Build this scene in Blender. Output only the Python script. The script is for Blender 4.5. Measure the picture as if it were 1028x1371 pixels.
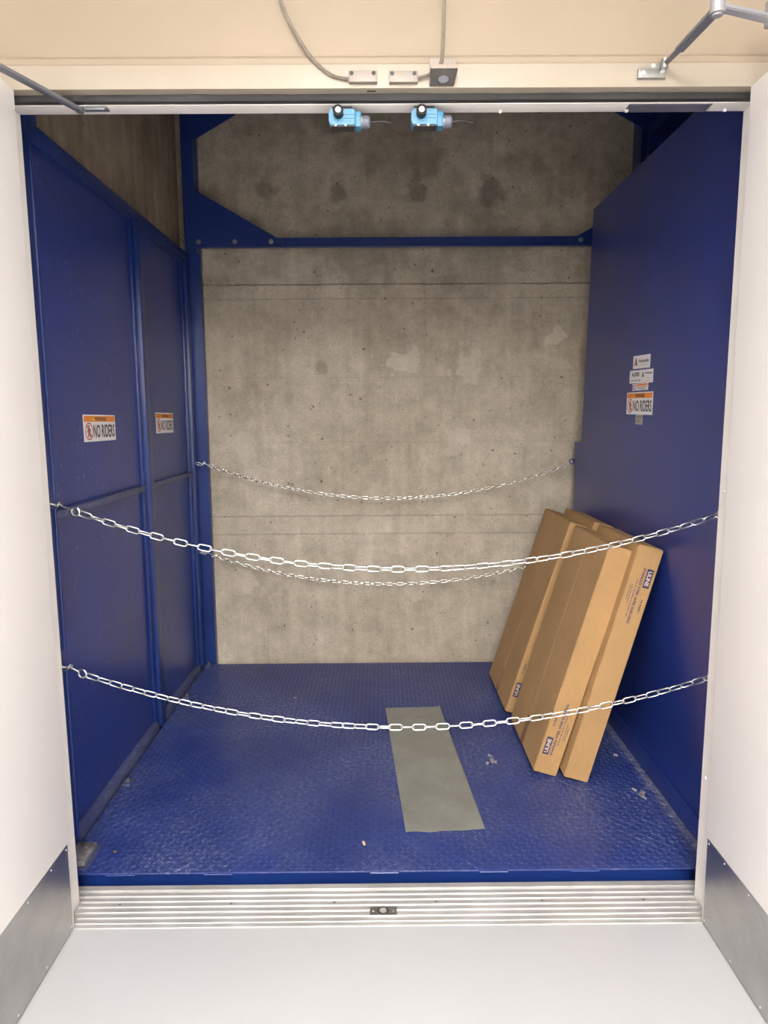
import bpy, bmesh, math, random
from mathutils import Vector, Matrix
random.seed(7)
for o in list(bpy.data.objects): bpy.data.objects.remove(o)
S = bpy.context.scene
C = S.collection
PI = math.pi

# ------------------------------------------------------------------ camera
cam_d = bpy.data.cameras.new('camera'); cam = bpy.data.objects.new('camera', cam_d); C.objects.link(cam)
PITCH, YAW, ROLL, FPX = 0.1355, 0.0044, -0.0069, 940.97
cp, sp, cy, sy = math.cos(PITCH), math.sin(PITCH), math.cos(YAW), math.sin(YAW)
fwd = Vector((sy*cp, cy*cp, -sp)); rt = Vector((cy, -sy, 0)); up = rt.cross(fwd)
r2 = math.cos(ROLL)*rt + math.sin(ROLL)*up; u2 = -math.sin(ROLL)*rt + math.cos(ROLL)*up
M = Matrix((r2, u2, -fwd)).transposed().to_4x4(); M.translation = Vector((-0.0143, -2.0, 1.5691))
cam.matrix_world = M
cam_d.sensor_fit = 'VERTICAL'; cam_d.sensor_height = 36; cam_d.sensor_width = 27; cam_d.lens = 36*FPX/1371
cam_d.clip_start = 0.02
S.camera = cam

# ------------------------------------------------------------------ world, exposure
w = bpy.data.worlds.new('world'); S.world = w; w.use_nodes = True
w.node_tree.nodes['Background'].inputs[0].default_value = (0.9, 0.92, 1, 1)
w.node_tree.nodes['Background'].inputs[1].default_value = 0.02
S.view_settings.view_transform = 'Standard'; S.view_settings.look = 'None'
S.view_settings.gamma = 1; S.view_settings.use_curve_mapping = False
S.view_settings.exposure = 0.0
LAMP_POWER = 36.0
# ceiling fixtures of the corridor: (x, y, length along x, depth along y, strength factor)
LAMPS = [(0.0, -1.45, 0.55, 1.2, 0.30), (0.0, -3.0, 0.9, 1.2, 1.0), (0.0, -4.4, 1.2, 1.2, 2.0)]
CEIL = 3.05

# ------------------------------------------------------------------ materials
def newmat(name):
    m = bpy.data.materials.new(name); m.use_nodes = True
    nt = m.node_tree; b = nt.nodes['Principled BSDF']
    return m, nt, b
def N(nt, t, **k):
    n = nt.nodes.new(t)
    for a, v in k.items(): setattr(n, a, v)
    return n
def L(nt, a, b): nt.links.new(a, b)
def ramp(nt, src, p0, p1, c0=(0,0,0,1), c1=(1,1,1,1)):
    r = N(nt, 'ShaderNodeValToRGB'); e = r.color_ramp.elements
    e[0].position = p0; e[1].position = p1; e[0].color = c0; e[1].color = c1
    L(nt, src, r.inputs[0]); return r.outputs[0]
def noise(nt, vec, scale, detail=4, rough=0.55):
    n = N(nt, 'ShaderNodeTexNoise'); n.inputs['Scale'].default_value = scale
    n.inputs['Detail'].default_value = detail; n.inputs['Roughness'].default_value = rough
    L(nt, vec, n.inputs['Vector']); return n.outputs['Fac']
def coords(nt, scale=(1,1,1), loc=(0,0,0)):
    tc = N(nt, 'ShaderNodeTexCoord'); mp = N(nt, 'ShaderNodeMapping')
    mp.inputs['Scale'].default_value = scale; mp.inputs['Location'].default_value = loc
    L(nt, tc.outputs['Object'], mp.inputs[0]); return mp.outputs[0]
def mix(nt, fac, a, b, mode='MIX'):
    m = N(nt, 'ShaderNodeMix'); m.data_type = 'RGBA'; m.blend_type = mode; m.clamp_factor = True
    for s, v in ((m.inputs[0], fac), (m.inputs[6], a), (m.inputs[7], b)):
        if hasattr(v, 'links'): L(nt, v, s)
        else: s.default_value = v
    return m.outputs[2]
def math_(nt, op, a, b=0.0, c=0.0):
    m = N(nt, 'ShaderNodeMath'); m.operation = op
    for s, v in zip(m.inputs, (a, b, c)):
        if hasattr(v, 'links'): L(nt, v, s)
        else: s.default_value = v
    return m.outputs[0]
def bump(nt, b, h, strength=0.3, dist=0.002):
    n = N(nt, 'ShaderNodeBump'); n.inputs['Strength'].default_value = strength; n.inputs['Distance'].default_value = dist
    L(nt, h, n.inputs['Height']); L(nt, n.outputs[0], b.inputs['Normal'])
def simple(name, col, rough=0.5, metal=0.0, var=0.06, vs=8, bs=0.0, bscale=200):
    m, nt, b = newmat(name); v = coords(nt)
    f = noise(nt, v, vs, 5)
    c0 = tuple(x*(1-var) for x in col)+(1,); c1 = tuple(min(1, x*(1+var)) for x in col)+(1,)
    L(nt, ramp(nt, f, 0.3, 0.7, c0, c1), b.inputs['Base Color'])
    b.inputs['Roughness'].default_value = rough; b.inputs['Metallic'].default_value = metal
    if bs: bump(nt, b, noise(nt, v, bscale, 3), bs, 0.0006)
    return m

def blue_paint(name, base=(0.015, 0.034, 0.205), rough=0.24, specks=0.0, scuff=0.0, dust=(0.22, 0.24, 0.36), peel=0.04):
    m, nt, b = newmat(name); v = coords(nt)
    f = noise(nt, v, 2.5, 4)
    col = ramp(nt, f, 0.3, 0.7, tuple(x*0.85 for x in base)+(1,), tuple(x*1.15 for x in base)+(1,))
    if scuff:
        big = ramp(nt, noise(nt, v, 1.7, 5, 0.6), 0.40, 0.68)
        fine = ramp(nt, noise(nt, v, 55, 6, 0.75), 0.46, 0.66)
        s = math_(nt, 'MULTIPLY', math_(nt, 'MULTIPLY', big, fine), scuff)
        col = mix(nt, s, col, tuple(dust)+(1,))
        sx = N(nt, 'ShaderNodeSeparateXYZ'); L(nt, v, sx.inputs[0])
        # dust swept against the right side sheet
        edge = N(nt, 'ShaderNodeMapRange'); L(nt, math_(nt, 'ADD', sx.outputs[0], math_(nt, 'MULTIPLY', noise(nt, v, 12, 4), 0.04)), edge.inputs[0])
        edge.inputs[1].default_value = 1.085; edge.inputs[2].default_value = 1.12
        col = mix(nt, math_(nt, 'MULTIPLY', math_(nt, 'MULTIPLY', edge.outputs[0], ramp(nt, noise(nt, v, 30, 6, 0.8), 0.42, 0.62)), 0.8*scuff), col, (0.38, 0.37, 0.38, 1))
        st = ramp(nt, noise(nt, coords(nt, (5, 1.6, 5), (3, 1, 0)), 6, 6, 0.8), 0.66, 0.74)
        col = mix(nt, math_(nt, 'MULTIPLY', st, 0.5*scuff), col, (0.35, 0.34, 0.36, 1))
    if specks:
        vo = N(nt, 'ShaderNodeTexVoronoi'); vo.inputs['Scale'].default_value = 55; vo.inputs['Randomness'].default_value = 1
        L(nt, coords(nt, (1, 1, 0.45)), vo.inputs['Vector'])
        dots = ramp(nt, vo.outputs['Distance'], 0.10, 0.22, (1,1,1,1), (0,0,0,1))
        area = ramp(nt, noise(nt, v, 3.2, 3), 0.45, 0.62)
        # runs and drips gather on the front third of the sheet
        sep = N(nt, 'ShaderNodeSeparateXYZ'); L(nt, v, sep.inputs[0])
        front = math_(nt, 'SMOOTH_MIN', 1.0, math_(nt, 'MAXIMUM', math_(nt, 'MULTIPLY_ADD', sep.outputs[1], -1.4, 1.6), 0.0), 0.1)
        d = math_(nt, 'MULTIPLY', math_(nt, 'MULTIPLY', dots, area), front)
        col = mix(nt, math_(nt, 'MULTIPLY', d, specks), col, (0.17, 0.20, 0.42, 1))
        h = math_(nt, 'ADD', math_(nt, 'MULTIPLY', d, 2.0), noise(nt, v, 90, 2))
    else:
        h = noise(nt, v, 90, 2)
    L(nt, col, b.inputs['Base Color'])
    rr = N(nt, 'ShaderNodeMapRange'); L(nt, noise(nt, v, 4, 4), rr.inputs[0])
    rr.inputs[3].default_value = max(rough, 0.285)*0.995; rr.inputs[4].default_value = max(rough, 0.285)*1.2
    L(nt, rr.outputs[0], b.inputs['Roughness'])
    b.inputs['Specular IOR Level'].default_value = 0.6
    bump(nt, b, h, peel, 0.0008)
    return m

def concrete(name, vertical=False, blots=(), dark=1.0, base=((0.42,0.36,0.28),(0.60,0.53,0.43))):
    m, nt, b = newmat(name); v = coords(nt)
    a = noise(nt, v, 1.6, 6, 0.6)
    k = dark
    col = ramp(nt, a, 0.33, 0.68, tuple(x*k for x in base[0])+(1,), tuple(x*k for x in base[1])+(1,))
    g = ramp(nt, noise(nt, v, 9, 8, 0.7), 0.35, 0.65, (0.84, 0.83, 0.81, 1), (1.12, 1.12, 1.12, 1))
    col = mix(nt, 1.0, col, g, 'MULTIPLY')
    g2 = ramp(nt, noise(nt, v, 140, 4, 0.8), 0.35, 0.65, (0.80, 0.80, 0.80, 1), (1.16, 1.16, 1.16, 1))
    col = mix(nt, 1.0, col, g2, 'MULTIPLY')
    # vertical streaks left by the formwork
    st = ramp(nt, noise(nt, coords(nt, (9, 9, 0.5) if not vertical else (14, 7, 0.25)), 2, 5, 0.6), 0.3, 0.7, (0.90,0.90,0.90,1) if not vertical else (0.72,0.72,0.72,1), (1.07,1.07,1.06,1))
    col = mix(nt, 1.0, col, st, 'MULTIPLY')
    # pits
    vo = N(nt, 'ShaderNodeTexVoronoi'); vo.inputs['Scale'].default_value = 15; vo.inputs['Randomness'].default_value = 1
    dist = N(nt, 'ShaderNodeMix'); dist.data_type = 'VECTOR'; dist.inputs[0].default_value = 0.03
    nn = N(nt, 'ShaderNodeTexNoise'); nn.inputs['Scale'].default_value = 30; L(nt, v, nn.inputs['Vector'])
    L(nt, v, dist.inputs[4]); L(nt, nn.outputs['Color'], dist.inputs[5]); L(nt, dist.outputs[1], vo.inputs['Vector'])
    sel = ramp(nt, noise(nt, v, 7, 3), 0.30, 0.50)
    pit = math_(nt, 'MULTIPLY', ramp(nt, math_(nt, 'ADD', vo.outputs['Distance'], math_(nt, 'MULTIPLY', noise(nt, v, 11, 2), 0.16)), 0.13, 0.185, (1,1,1,1), (0,0,0,1)), sel)
    vo2 = N(nt, 'ShaderNodeTexVoronoi'); vo2.inputs['Scale'].default_value = 80; L(nt, v, vo2.inputs['Vector'])
    pit2 = math_(nt, 'MULTIPLY', ramp(nt, vo2.outputs['Distance'], 0.14, 0.26, (1,1,1,1), (0,0,0,1)), ramp(nt, noise(nt, v, 5, 3), 0.42, 0.6))
    pits = math_(nt, 'MAXIMUM', pit, math_(nt, 'MULTIPLY', pit2, 0.6))
    col = mix(nt, math_(nt, 'MULTIPLY', pits, 0.8), col, (0.09*k, 0.075*k, 0.055*k, 1))
    sep = N(nt, 'ShaderNodeSeparateXYZ'); L(nt, v, sep.inputs[0])
    wob = math_(nt, 'MULTIPLY', math_(nt, 'SUBTRACT', noise(nt, coords(nt, (1,1,0.2)), 14, 4), 0.5), 0.010)
    hgt = math_(nt, 'MULTIPLY', pits, -1.0)
    for (z, wdt, amt, x0, x1) in ((2.337, 0.007, 0.75, -9, 9), (2.255, 0.005, 0.35, -0.6, 9), (0.965, 0.006, 0.45, -9, 9), (0.853, 0.006, 0.4, -9, 9), (1.80, 0.004, 0.15, -9, 9), (1.415, 0.004, 0.15, -9, 9)) if not vertical else ():
        d = math_(nt, 'ABSOLUTE', math_(nt, 'SUBTRACT', math_(nt, 'ADD', sep.outputs[2], wob), z))
        ln = N(nt, 'ShaderNodeMapRange'); L(nt, d, ln.inputs[0]); ln.inputs[1].default_value = 0; ln.inputs[2].default_value = wdt
        ln.inputs[3].default_value = 1; ln.inputs[4].default_value = 0
        br = ramp(nt, noise(nt, coords(nt, (1,1,0.1)), 3.5, 5, 0.7), 0.24, 0.46)
        fac = math_(nt, 'MULTIPLY', math_(nt, 'MULTIPLY', ln.outputs[0], br), amt)
        col = mix(nt, fac, col, (0.075*k, 0.06*k, 0.045*k, 1))
        hgt = math_(nt, 'SUBTRACT', hgt, fac)
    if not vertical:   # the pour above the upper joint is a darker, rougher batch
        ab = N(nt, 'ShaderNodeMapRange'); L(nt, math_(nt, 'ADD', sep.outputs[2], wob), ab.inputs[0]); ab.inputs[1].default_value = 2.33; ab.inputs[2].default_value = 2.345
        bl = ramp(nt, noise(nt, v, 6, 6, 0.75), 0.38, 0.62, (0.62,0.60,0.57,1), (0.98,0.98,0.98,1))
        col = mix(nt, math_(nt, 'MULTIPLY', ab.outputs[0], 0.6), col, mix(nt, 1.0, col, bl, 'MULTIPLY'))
    # paler and darker patches around the form ties
    for (x, z, r, light) in blots:
        dx = math_(nt, 'SUBTRACT', sep.outputs[0], x); dz = math_(nt, 'MULTIPLY', math_(nt, 'SUBTRACT', sep.outputs[2], z), 0.8)
        dd = math_(nt, 'SQRT', math_(nt, 'ADD', math_(nt, 'MULTIPLY', dx, dx), math_(nt, 'MULTIPLY', dz, dz)))
        dd = math_(nt, 'ADD', dd, math_(nt, 'MULTIPLY', math_(nt, 'SUBTRACT', noise(nt, v, 14, 3), 0.5), r*2.2))
        mr = N(nt, 'ShaderNodeMapRange'); L(nt, dd, mr.inputs[0]); mr.inputs[1].default_value = r*0.55; mr.inputs[2].default_value = r*(0.75 if light > 0 else 1.2)
        mr.inputs[3].default_value = abs(light); mr.inputs[4].default_value = 0
        col = mix(nt, mr.outputs[0], col, (0.66, 0.59, 0.49, 1) if light > 0 else (0.10, 0.085, 0.065, 1))
    L(nt, col, b.inputs['Base Color']); b.inputs['Roughness'].default_value = 0.85
    h = math_(nt, 'ADD', math_(nt, 'MULTIPLY', noise(nt, v, 60, 6, 0.7), 0.4), hgt)
    bump(nt, b, h, 0.5, 0.004)
    return m

def brushed(name, col, rough, stretch, var=0.25, scratch=0.0):
    m, nt, b = newmat(name)
    f = noise(nt, coords(nt, stretch), 8, 6, 0.7)
    g = noise(nt, coords(nt), 5, 5, 0.6)
    c = ramp(nt, f, 0.3, 0.7, tuple(x*(1-var) for x in col)+(1,), tuple(min(1, x*(1+var)) for x in col)+(1,))
    c = mix(nt, 1.0, c, ramp(nt, g, 0.3, 0.7, (0.78,0.78,0.78,1), (1.1,1.1,1.1,1)), 'MULTIPLY')
    if scratch:
        s = ramp(nt, noise(nt, coords(nt, (3, 1.5, 4)), 16, 6, 0.85), 0.62, 0.68)
        c = mix(nt, math_(nt, 'MULTIPLY', s, scratch), c, (0.85, 0.85, 0.85, 1))
    L(nt, c, b.inputs['Base Color']); b.inputs['Metallic'].default_value = 1
    r = N(nt, 'ShaderNodeMapRange'); L(nt, g, r.inputs[0]); r.inputs[3].default_value = rough*0.7; r.inputs[4].default_value = rough*1.35
    L(nt, r.outputs[0], b.inputs['Roughness'])
    bump(nt, b, f, 0.15, 0.0004)
    return m

def card(name, col):
    m, nt, b = newmat(name); v = coords(nt)
    c = ramp(nt, noise(nt, v, 5, 4), 0.3, 0.7, tuple(x*0.92 for x in col)+(1,), tuple(x*1.06 for x in col)+(1,))
    fib = ramp(nt, noise(nt, coords(nt, (1, 1, 0.15)), 160, 3), 0.3, 0.7, (0.94,0.94,0.94,1), (1.05,1.05,1.05,1))
    c = mix(nt, 1.0, c, fib, 'MULTIPLY')
    sc = ramp(nt, noise(nt, v, 22, 5, 0.7), 0.68, 0.76)
    c = mix(nt, math_(nt, 'MULTIPLY', sc, 0.25), c, tuple(x*0.6 for x in col)+(1,))
    L(nt, c, b.inputs['Base Color']); b.inputs['Roughness'].default_value = 0.8
    bump(nt, b, noise(nt, v, 12, 3), 0.2, 0.002)
    return m

MT = {}
MT['blue_left'] = blue_paint('blue paint with drips', specks=1.0, peel=0.07)
MT['blue_right'] = blue_paint('blue paint smooth', rough=0.2, peel=0.015)
MT['blue'] = blue_paint('blue paint frame', base=(0.009, 0.029, 0.165), rough=0.27)
MT['blue_deck'] = blue_paint('blue paint worn deck', base=(0.016, 0.033, 0.165), rough=0.31, scuff=1.0, peel=0.15)
MT['blue_worn'] = blue_paint('blue paint dusty ledge', base=(0.05, 0.06, 0.15), rough=0.4, scuff=0.9)
blots = [(-0.666,2.86,.06,-.5), (-0.26,2.86,.06,-.5), (.207,2.85,.06,-.5), (.646,2.855,.07,-.5),
         (.08,1.89,.085,.6), (.17,1.89,.08,.5), (.526,1.86,.12,.4), (-.836,1.38,.09,.4), (1.03,2.02,.08,.5), (-.11,.92,.08,.3),
         (.215,.545,.12,.3), (-.85,.55,.09,.35), (.95,1.1,.12,.3), (-.3,3.28,.1,-.4), (.45,1.4,.1,.35), (-.17,1.88,.06,.35), (.55,2.5,.25,-.25), (-.1,2.5,.2,-.25), (.25,3.05,.12,-.3), (-.36,1.86,.035,-.3)]
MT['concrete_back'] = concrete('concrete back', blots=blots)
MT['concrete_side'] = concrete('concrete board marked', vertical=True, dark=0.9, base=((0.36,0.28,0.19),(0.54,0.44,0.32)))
MT['door'] = simple('white door paint', (0.86, 0.825, 0.805), 0.45, var=0.015, vs=2, bs=0.03, bscale=60)
MT['frame'] = simple('cream frame head', (0.375, 0.325, 0.258), 0.4, var=0.02, vs=5, bs=0.05, bscale=80)  # even cream tone for the frame head; jambs and stops stay white
MT['frame_white'] = simple('white frame paint', (0.88, 0.84, 0.80), 0.4, var=0.03, vs=6, bs=0.05, bscale=80)
MT['wall'] = simple('tan wall paint', (0.32, 0.255, 0.185), 0.6, var=0.04, vs=3, bs=0.1, bscale=50)
MT['ceiling'] = simple('ceiling paint', (0.8, 0.79, 0.76), 0.8)
def epoxy():
    m, nt, b = newmat('white epoxy floor'); v = coords(nt)
    c = ramp(nt, noise(nt, v, 1.5, 4), 0.3, 0.7, (0.43,0.435,0.445,1), (0.46,0.46,0.47,1))
    vo = N(nt, 'ShaderNodeTexVoronoi'); vo.inputs['Scale'].default_value = 13; L(nt, v, vo.inputs['Vector'])
    dots = math_(nt, 'MULTIPLY', ramp(nt, vo.outputs['Distance'], 0.012, 0.035, (1,1,1,1), (0,0,0,1)), ramp(nt, noise(nt, v, 9, 2), 0.44, 0.55))
    c = mix(nt, math_(nt, 'MULTIPLY', dots, 0.7), c, (0.2, 0.19, 0.18, 1))
    st = ramp(nt, noise(nt, coords(nt, (2, 9, 1)), 3, 6, 0.75), 0.68, 0.80)
    c = mix(nt, math_(nt, 'MULTIPLY', st, 0.2), c, (0.6, 0.59, 0.58, 1))
    L(nt, c, b.inputs['Base Color']); b.inputs['Roughness'].default_value = 0.28
    bump(nt, b, noise(nt, v, 7, 3), 0.05, 0.004)
    return m
MT['floor'] = epoxy()
MT['steel'] = brushed('brushed stainless', (0.52, 0.51, 0.50), 0.36, (2, 2, 60), 0.10, 0.25)
MT['alu'] = brushed('mill aluminium', (0.66, 0.645, 0.625), 0.50, (1.2, 60, 60), 0.16, 0.2)
MT['alu'].node_tree.nodes['Principled BSDF'].inputs['Metallic'].default_value = 0.6
MT['shaded_zinc'] = simple('zinc with painted shade', (0.74, 0.74, 0.68), 0.24, 1.0, 0.15, 60)  # zinc of the rear chains, their weaker light put into the colour
MT['zinc'] = simple('zinc plating', (0.80, 0.81, 0.80), 0.3, 1.0, 0.05)
MT['galv'] = brushed('galvanised sheet', (0.36, 0.365, 0.33), 0.45, (10, 2, 2), 0.06, 0.45)
MT['galv'].node_tree.nodes['Principled BSDF'].inputs['Metallic'].default_value = 0.45
MT['grey_arm'] = simple('grey enamel arm', (0.20, 0.205, 0.23), 0.38, 0.5, 0.05)
MT['pale_arm'] = simple('silver enamel arm', (0.36, 0.36, 0.385), 0.4, 0.4, 0.05)
MT['cast'] = simple('cast silver', (0.34, 0.34, 0.33), 0.35, 0.9, 0.2, 60)
MT['worn_steel'] = simple('bare worn steel', (0.20, 0.19, 0.20), 0.45, 0.2, 0.7, 28)
MT['black_rubber'] = simple('black rubber', (0.045, 0.045, 0.05), 0.42, 0, 0.35, 6)
MT['gasket'] = simple('grey rubber gasket', (0.03, 0.03, 0.031), 0.65, 0, 0.35, 4)
MT['cast_dark'] = simple('dull grey metal', (0.115, 0.105, 0.095), 0.45, 0.3, 0.1, 60)
MT['black'] = simple('black', (0.012, 0.011, 0.011), 0.5)
MT['strip_grey'] = simple('dark grey strip', (0.17, 0.17, 0.20), 0.3, 0.3, 0.2, 5)
MT['switch_blue'] = simple('light blue enamel', (0.06, 0.23, 0.40), 0.4, 0, 0.08, 30)
MT['switch_dark'] = simple('deep cyan enamel', (0.03, 0.19, 0.34), 0.4, 0, 0.08, 30)
MT['gland'] = simple('grey plastic gland', (0.13, 0.145, 0.19), 0.45)
MT['beige_box'] = simple('pale grey enamel', (0.255, 0.22, 0.19), 0.45, 0.2, 0.03)
MT['bracket'] = brushed('aluminium bracket', (0.24, 0.205, 0.175), 0.5, (60, 2, 2), 0.15)
MT['armor'] = simple('armoured conduit', (0.30, 0.265, 0.225), 0.42, 0.5, 0.1, 60)
MT['card'] = card('cardboard', (0.42, 0.25, 0.105))
MT['card2'] = card('cardboard flap', (0.44, 0.265, 0.115))
MT['tape'] = simple('brown tape', (0.33, 0.18, 0.07), 0.25, 0, 0.1)
MT['ink'] = simple('navy ink', (0.02, 0.025, 0.10), 0.6)
MT['cardwhite'] = simple('pale print', (0.62, 0.48, 0.36), 0.7)
MT['sign_white'] = simple('white vinyl', (0.88, 0.86, 0.86), 0.35)
MT['sign_orange'] = simple('orange vinyl', (0.85, 0.26, 0.02), 0.35)
MT['sign_red'] = simple('red vinyl', (0.60, 0.03, 0.03), 0.35)
MT['sign_blue'] = simple('blue vinyl', (0.03, 0.08, 0.45), 0.35)
MT['sign_black'] = simple('black vinyl', (0.012, 0.012, 0.014), 0.35)
MT['sign_yellow'] = simple('yellow vinyl', (0.85, 0.6, 0.03), 0.35)
MT['sign_grey'] = simple('silver foil label', (0.45, 0.44, 0.43), 0.35, 0.3)
MT['wood'] = simple('splintered wood', (0.75, 0.50, 0.24), 0.7, 0, 0.1, 60)
MT['crumb'] = simple('pale crumb', (0.55, 0.50, 0.44), 0.8)
MT['dirt'] = simple('dark dirt', (0.10, 0.085, 0.06), 0.7)
def emis():
    m, nt, b = newmat('lamp diffuser')
    b.inputs['Base Color'].default_value = (0.9, 0.9, 0.9, 1)
    b.inputs['Emission Color'].default_value = (1.0, 0.965, 0.93, 1)
    b.inputs['Emission Strength'].default_value = LAMP_POWER
    return m
MT['lamp'] = emis()

# ------------------------------------------------------------------ mesh helpers
def B(): return bmesh.new()
def box(bm, x0, x1, y0, y1, z0, z1, mat=None, bev=0):
    vs = [bm.verts.new((x, y, z)) for x in (x0, x1) for y in (y0, y1) for z in (z0, z1)]
    if mat is not None:
        for v in vs: v.co = mat @ v.co
    q = [(0,1,3,2), (4,6,7,5), (0,4,5,1), (2,3,7,6), (0,2,6,4), (1,5,7,3)]
    fs = [bm.faces.new([vs[i] for i in f]) for f in q]
    if bev:
        es = list({e for f in fs for e in f.edges})
        bmesh.ops.bevel(bm, geom=es, offset=bev, segments=2, profile=0.6, affect='EDGES')
    return vs
def prism(bm, pts, d, mat=None):
    """pts: closed outline (list of Vector), d: extrusion vector"""
    d = Vector(d); a = [bm.verts.new(Vector(p)) for p in pts]; b = [bm.verts.new(Vector(p)+d) for p in pts]
    if mat is not None:
        for v in a+b: v.co = mat @ v.co
    n = len(pts); bm.faces.new(a); bm.faces.new(b[::-1])
    for i in range(n): bm.faces.new([a[i], b[i], b[(i+1) % n], a[(i+1) % n]])
def frame_of(t, upv=Vector((0,0,1))):
    t = t.normalized()
    if abs(t.dot(upv)) > 0.95: upv = Vector((0,1,0))
    s = t.cross(upv).normalized(); u = s.cross(t).normalized()
    return s, u
def tube(bm, pts, r, seg=10, closed=False, cap=True, radii=None):
    pts = [Vector(p) for p in pts]; n = len(pts); rings = []
    s = u = None
    for i, p in enumerate(pts):
        if closed: t = pts[(i+1) % n]-pts[i-1]
        else: t = pts[min(i+1, n-1)]-pts[max(i-1, 0)]
        t = t.normalized()
        if s is None: s, u = frame_of(t)
        else:
            s = (s - t*s.dot(t)).normalized(); u = s.cross(t).normalized()
        rr = radii[i] if radii else r
        rings.append([bm.verts.new(p + (s*math.cos(2*PI*k/seg) + u*math.sin(2*PI*k/seg))*rr) for k in range(seg)])
    m = n if closed else n-1
    for i in range(m):
        a, b = rings[i], rings[(i+1) % n]
        off = 0
        if closed and i == n-1:   # match the seam
            off = min(range(seg), key=lambda k: (a[0].co-b[k].co).length)
        for k in range(seg):
            bm.faces.new([a[k], a[(k+1) % seg], b[(k+1+off) % seg], b[(k+off) % seg]])
    if cap and not closed:
        bm.faces.new(rings[0][::-1]); bm.faces.new(rings[-1])
def cyl(bm, p0, p1, r, seg=16, r1=None):
    tube(bm, [p0, p1], r, seg, radii=[r, r if r1 is None else r1])
def torus(bm, c, axis, R, r, seg=24, rs=8):
    s, u = frame_of(Vector(axis))
    tube(bm, [Vector(c) + (s*math.cos(2*PI*k/seg) + u*math.sin(2*PI*k/seg))*R for k in range(seg)], r, rs, closed=True)
def bolt(bm, p, axis, r, h):
    p = Vector(p); a = Vector(axis).normalized()
    cyl(bm, p, p+a*h*0.3, r*1.5, 16); cyl(bm, p+a*h*0.3, p+a*h, r, 6); cyl(bm, p+a*h, p+a*h*1.4, r*0.45, 8)

SMOOTH = set()
def obj(name, bm, mat, parent=None, local=False, smooth=False, recalc=True, ang=35):
    if recalc: bmesh.ops.recalc_face_normals(bm, faces=bm.faces)
    me = bpy.data.meshes.new(name); bm.to_mesh(me); bm.free()
    o = bpy.data.objects.new(name, me); C.objects.link(o)
    if parent:
        o.parent = parent
        if not local:
            root = parent; off = Vector((0,0,0))
            while root: off += root.location; root = root.parent
            me.transform(Matrix.Translation(-off))
    me.materials.append(MT[mat] if isinstance(mat, str) else mat)
    if smooth:
        for p in me.polygons: p.use_smooth = True
        me.set_sharp_from_angle(angle=math.radians(ang))
    return o
def thing(name, label, cat, loc=(0,0,0), rot=(0,0,0), group=None):
    o = bpy.data.objects.new(name, None); C.objects.link(o); o.empty_display_size = 0.05
    o.location = loc; o.rotation_euler = rot; o['label'] = label; o['category'] = cat
    if group: o['group'] = group
    return o
def tag(o, label, cat, group=None):
    o['label'] = label; o['category'] = cat
    if group: o['group'] = group
    return o
def struct(o, label=None):
    o['kind'] = 'structure'
    if label: o['label'] = label
    return o
def boxobj(name, dims, mat, parent=None, bev=0, smooth=False, local=False):
    bm = B(); box(bm, *dims, bev=bev); return obj(name, bm, mat, parent, smooth=smooth, local=local, ang=20)

def text_bm(s, size, M, bold=0.0, align='LEFT', xs=1.0, ext=0.0):
    cu = bpy.data.curves.new('t', 'FONT'); cu.body = s; cu.size = size; cu.offset = bold*size; cu.align_x = align; cu.align_y = 'CENTER'
    cu.resolution_u = 3; cu.extrude = ext
    o = bpy.data.objects.new('t', cu); C.objects.link(o)
    bpy.context.view_layer.update()
    dg = bpy.context.evaluated_depsgraph_get(); me = bpy.data.meshes.new_from_object(o.evaluated_get(dg))
    bpy.data.objects.remove(o); bpy.data.curves.remove(cu)
    me.transform(M @ Matrix.Diagonal((xs, 1, 1, 1)))
    bm = B(); bm.from_mesh(me); bpy.data.meshes.remove(me); return bm
def fit_text(s, M, width, height, bold=0.02):
    """one line of flat lettering scaled to an exact box; M puts its left end, mid height"""
    bm = text_bm(s, 1.0, Matrix.Identity(4), bold=bold)
    xs = [v.co.x for v in bm.verts]; ys = [v.co.y for v in bm.verts]
    x0, x1, y0, y1 = min(xs), max(xs), min(ys), max(ys)
    bm.transform(M @ Matrix.Diagonal((width/(x1-x0), height/(y1-y0), 1, 1)) @ Matrix.Translation((-x0, -(y0+y1)/2, 0))); return bm
def merge(*bms):
    out = bms[0]
    for b in bms[1:]:
        me = bpy.data.meshes.new('tmp'); b.to_mesh(me); out.from_mesh(me); b.free(); bpy.data.meshes.remove(me)
    return out

# ================================================================== SETTING
XD, ZD, JX = 0.975, 2.43, 1.022     # open leaf faces, head height, jamb face
DECK = 0.046
XR = 1.118
# corridor floor, walls, ceiling
struct(boxobj('floor', (-2.6, 2.6, -5.2, 0.0, -0.12, 0.0), 'floor'))
struct(boxobj('ceiling', (-2.6, 2.6, -5.2, 0.0, CEIL, CEIL+0.1), 'ceiling'))
struct(boxobj('wall_back', (-2.7, 2.7, -5.3, -5.2, -0.1, CEIL), 'ceiling'))
struct(boxobj('wall_left', (-2.7, -2.6, -5.2, 0.14, -0.1, CEIL), 'door'))
struct(boxobj('wall_right', (2.6, 2.7, -5.2, 0.14, -0.1, CEIL), 'door'))
bm = B()
WO, WZ = JX+0.051, ZD+0.059
box(bm, -2.6, -WO, 0.008, 0.13, -0.1, CEIL+0.1); box(bm, WO, 2.6, 0.008, 0.13, -0.1, CEIL+0.1)
box(bm, -WO, WO, 0.008, 0.13, WZ, CEIL+0.1)
struct(obj('wall_front', bm, 'wall'))
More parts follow.
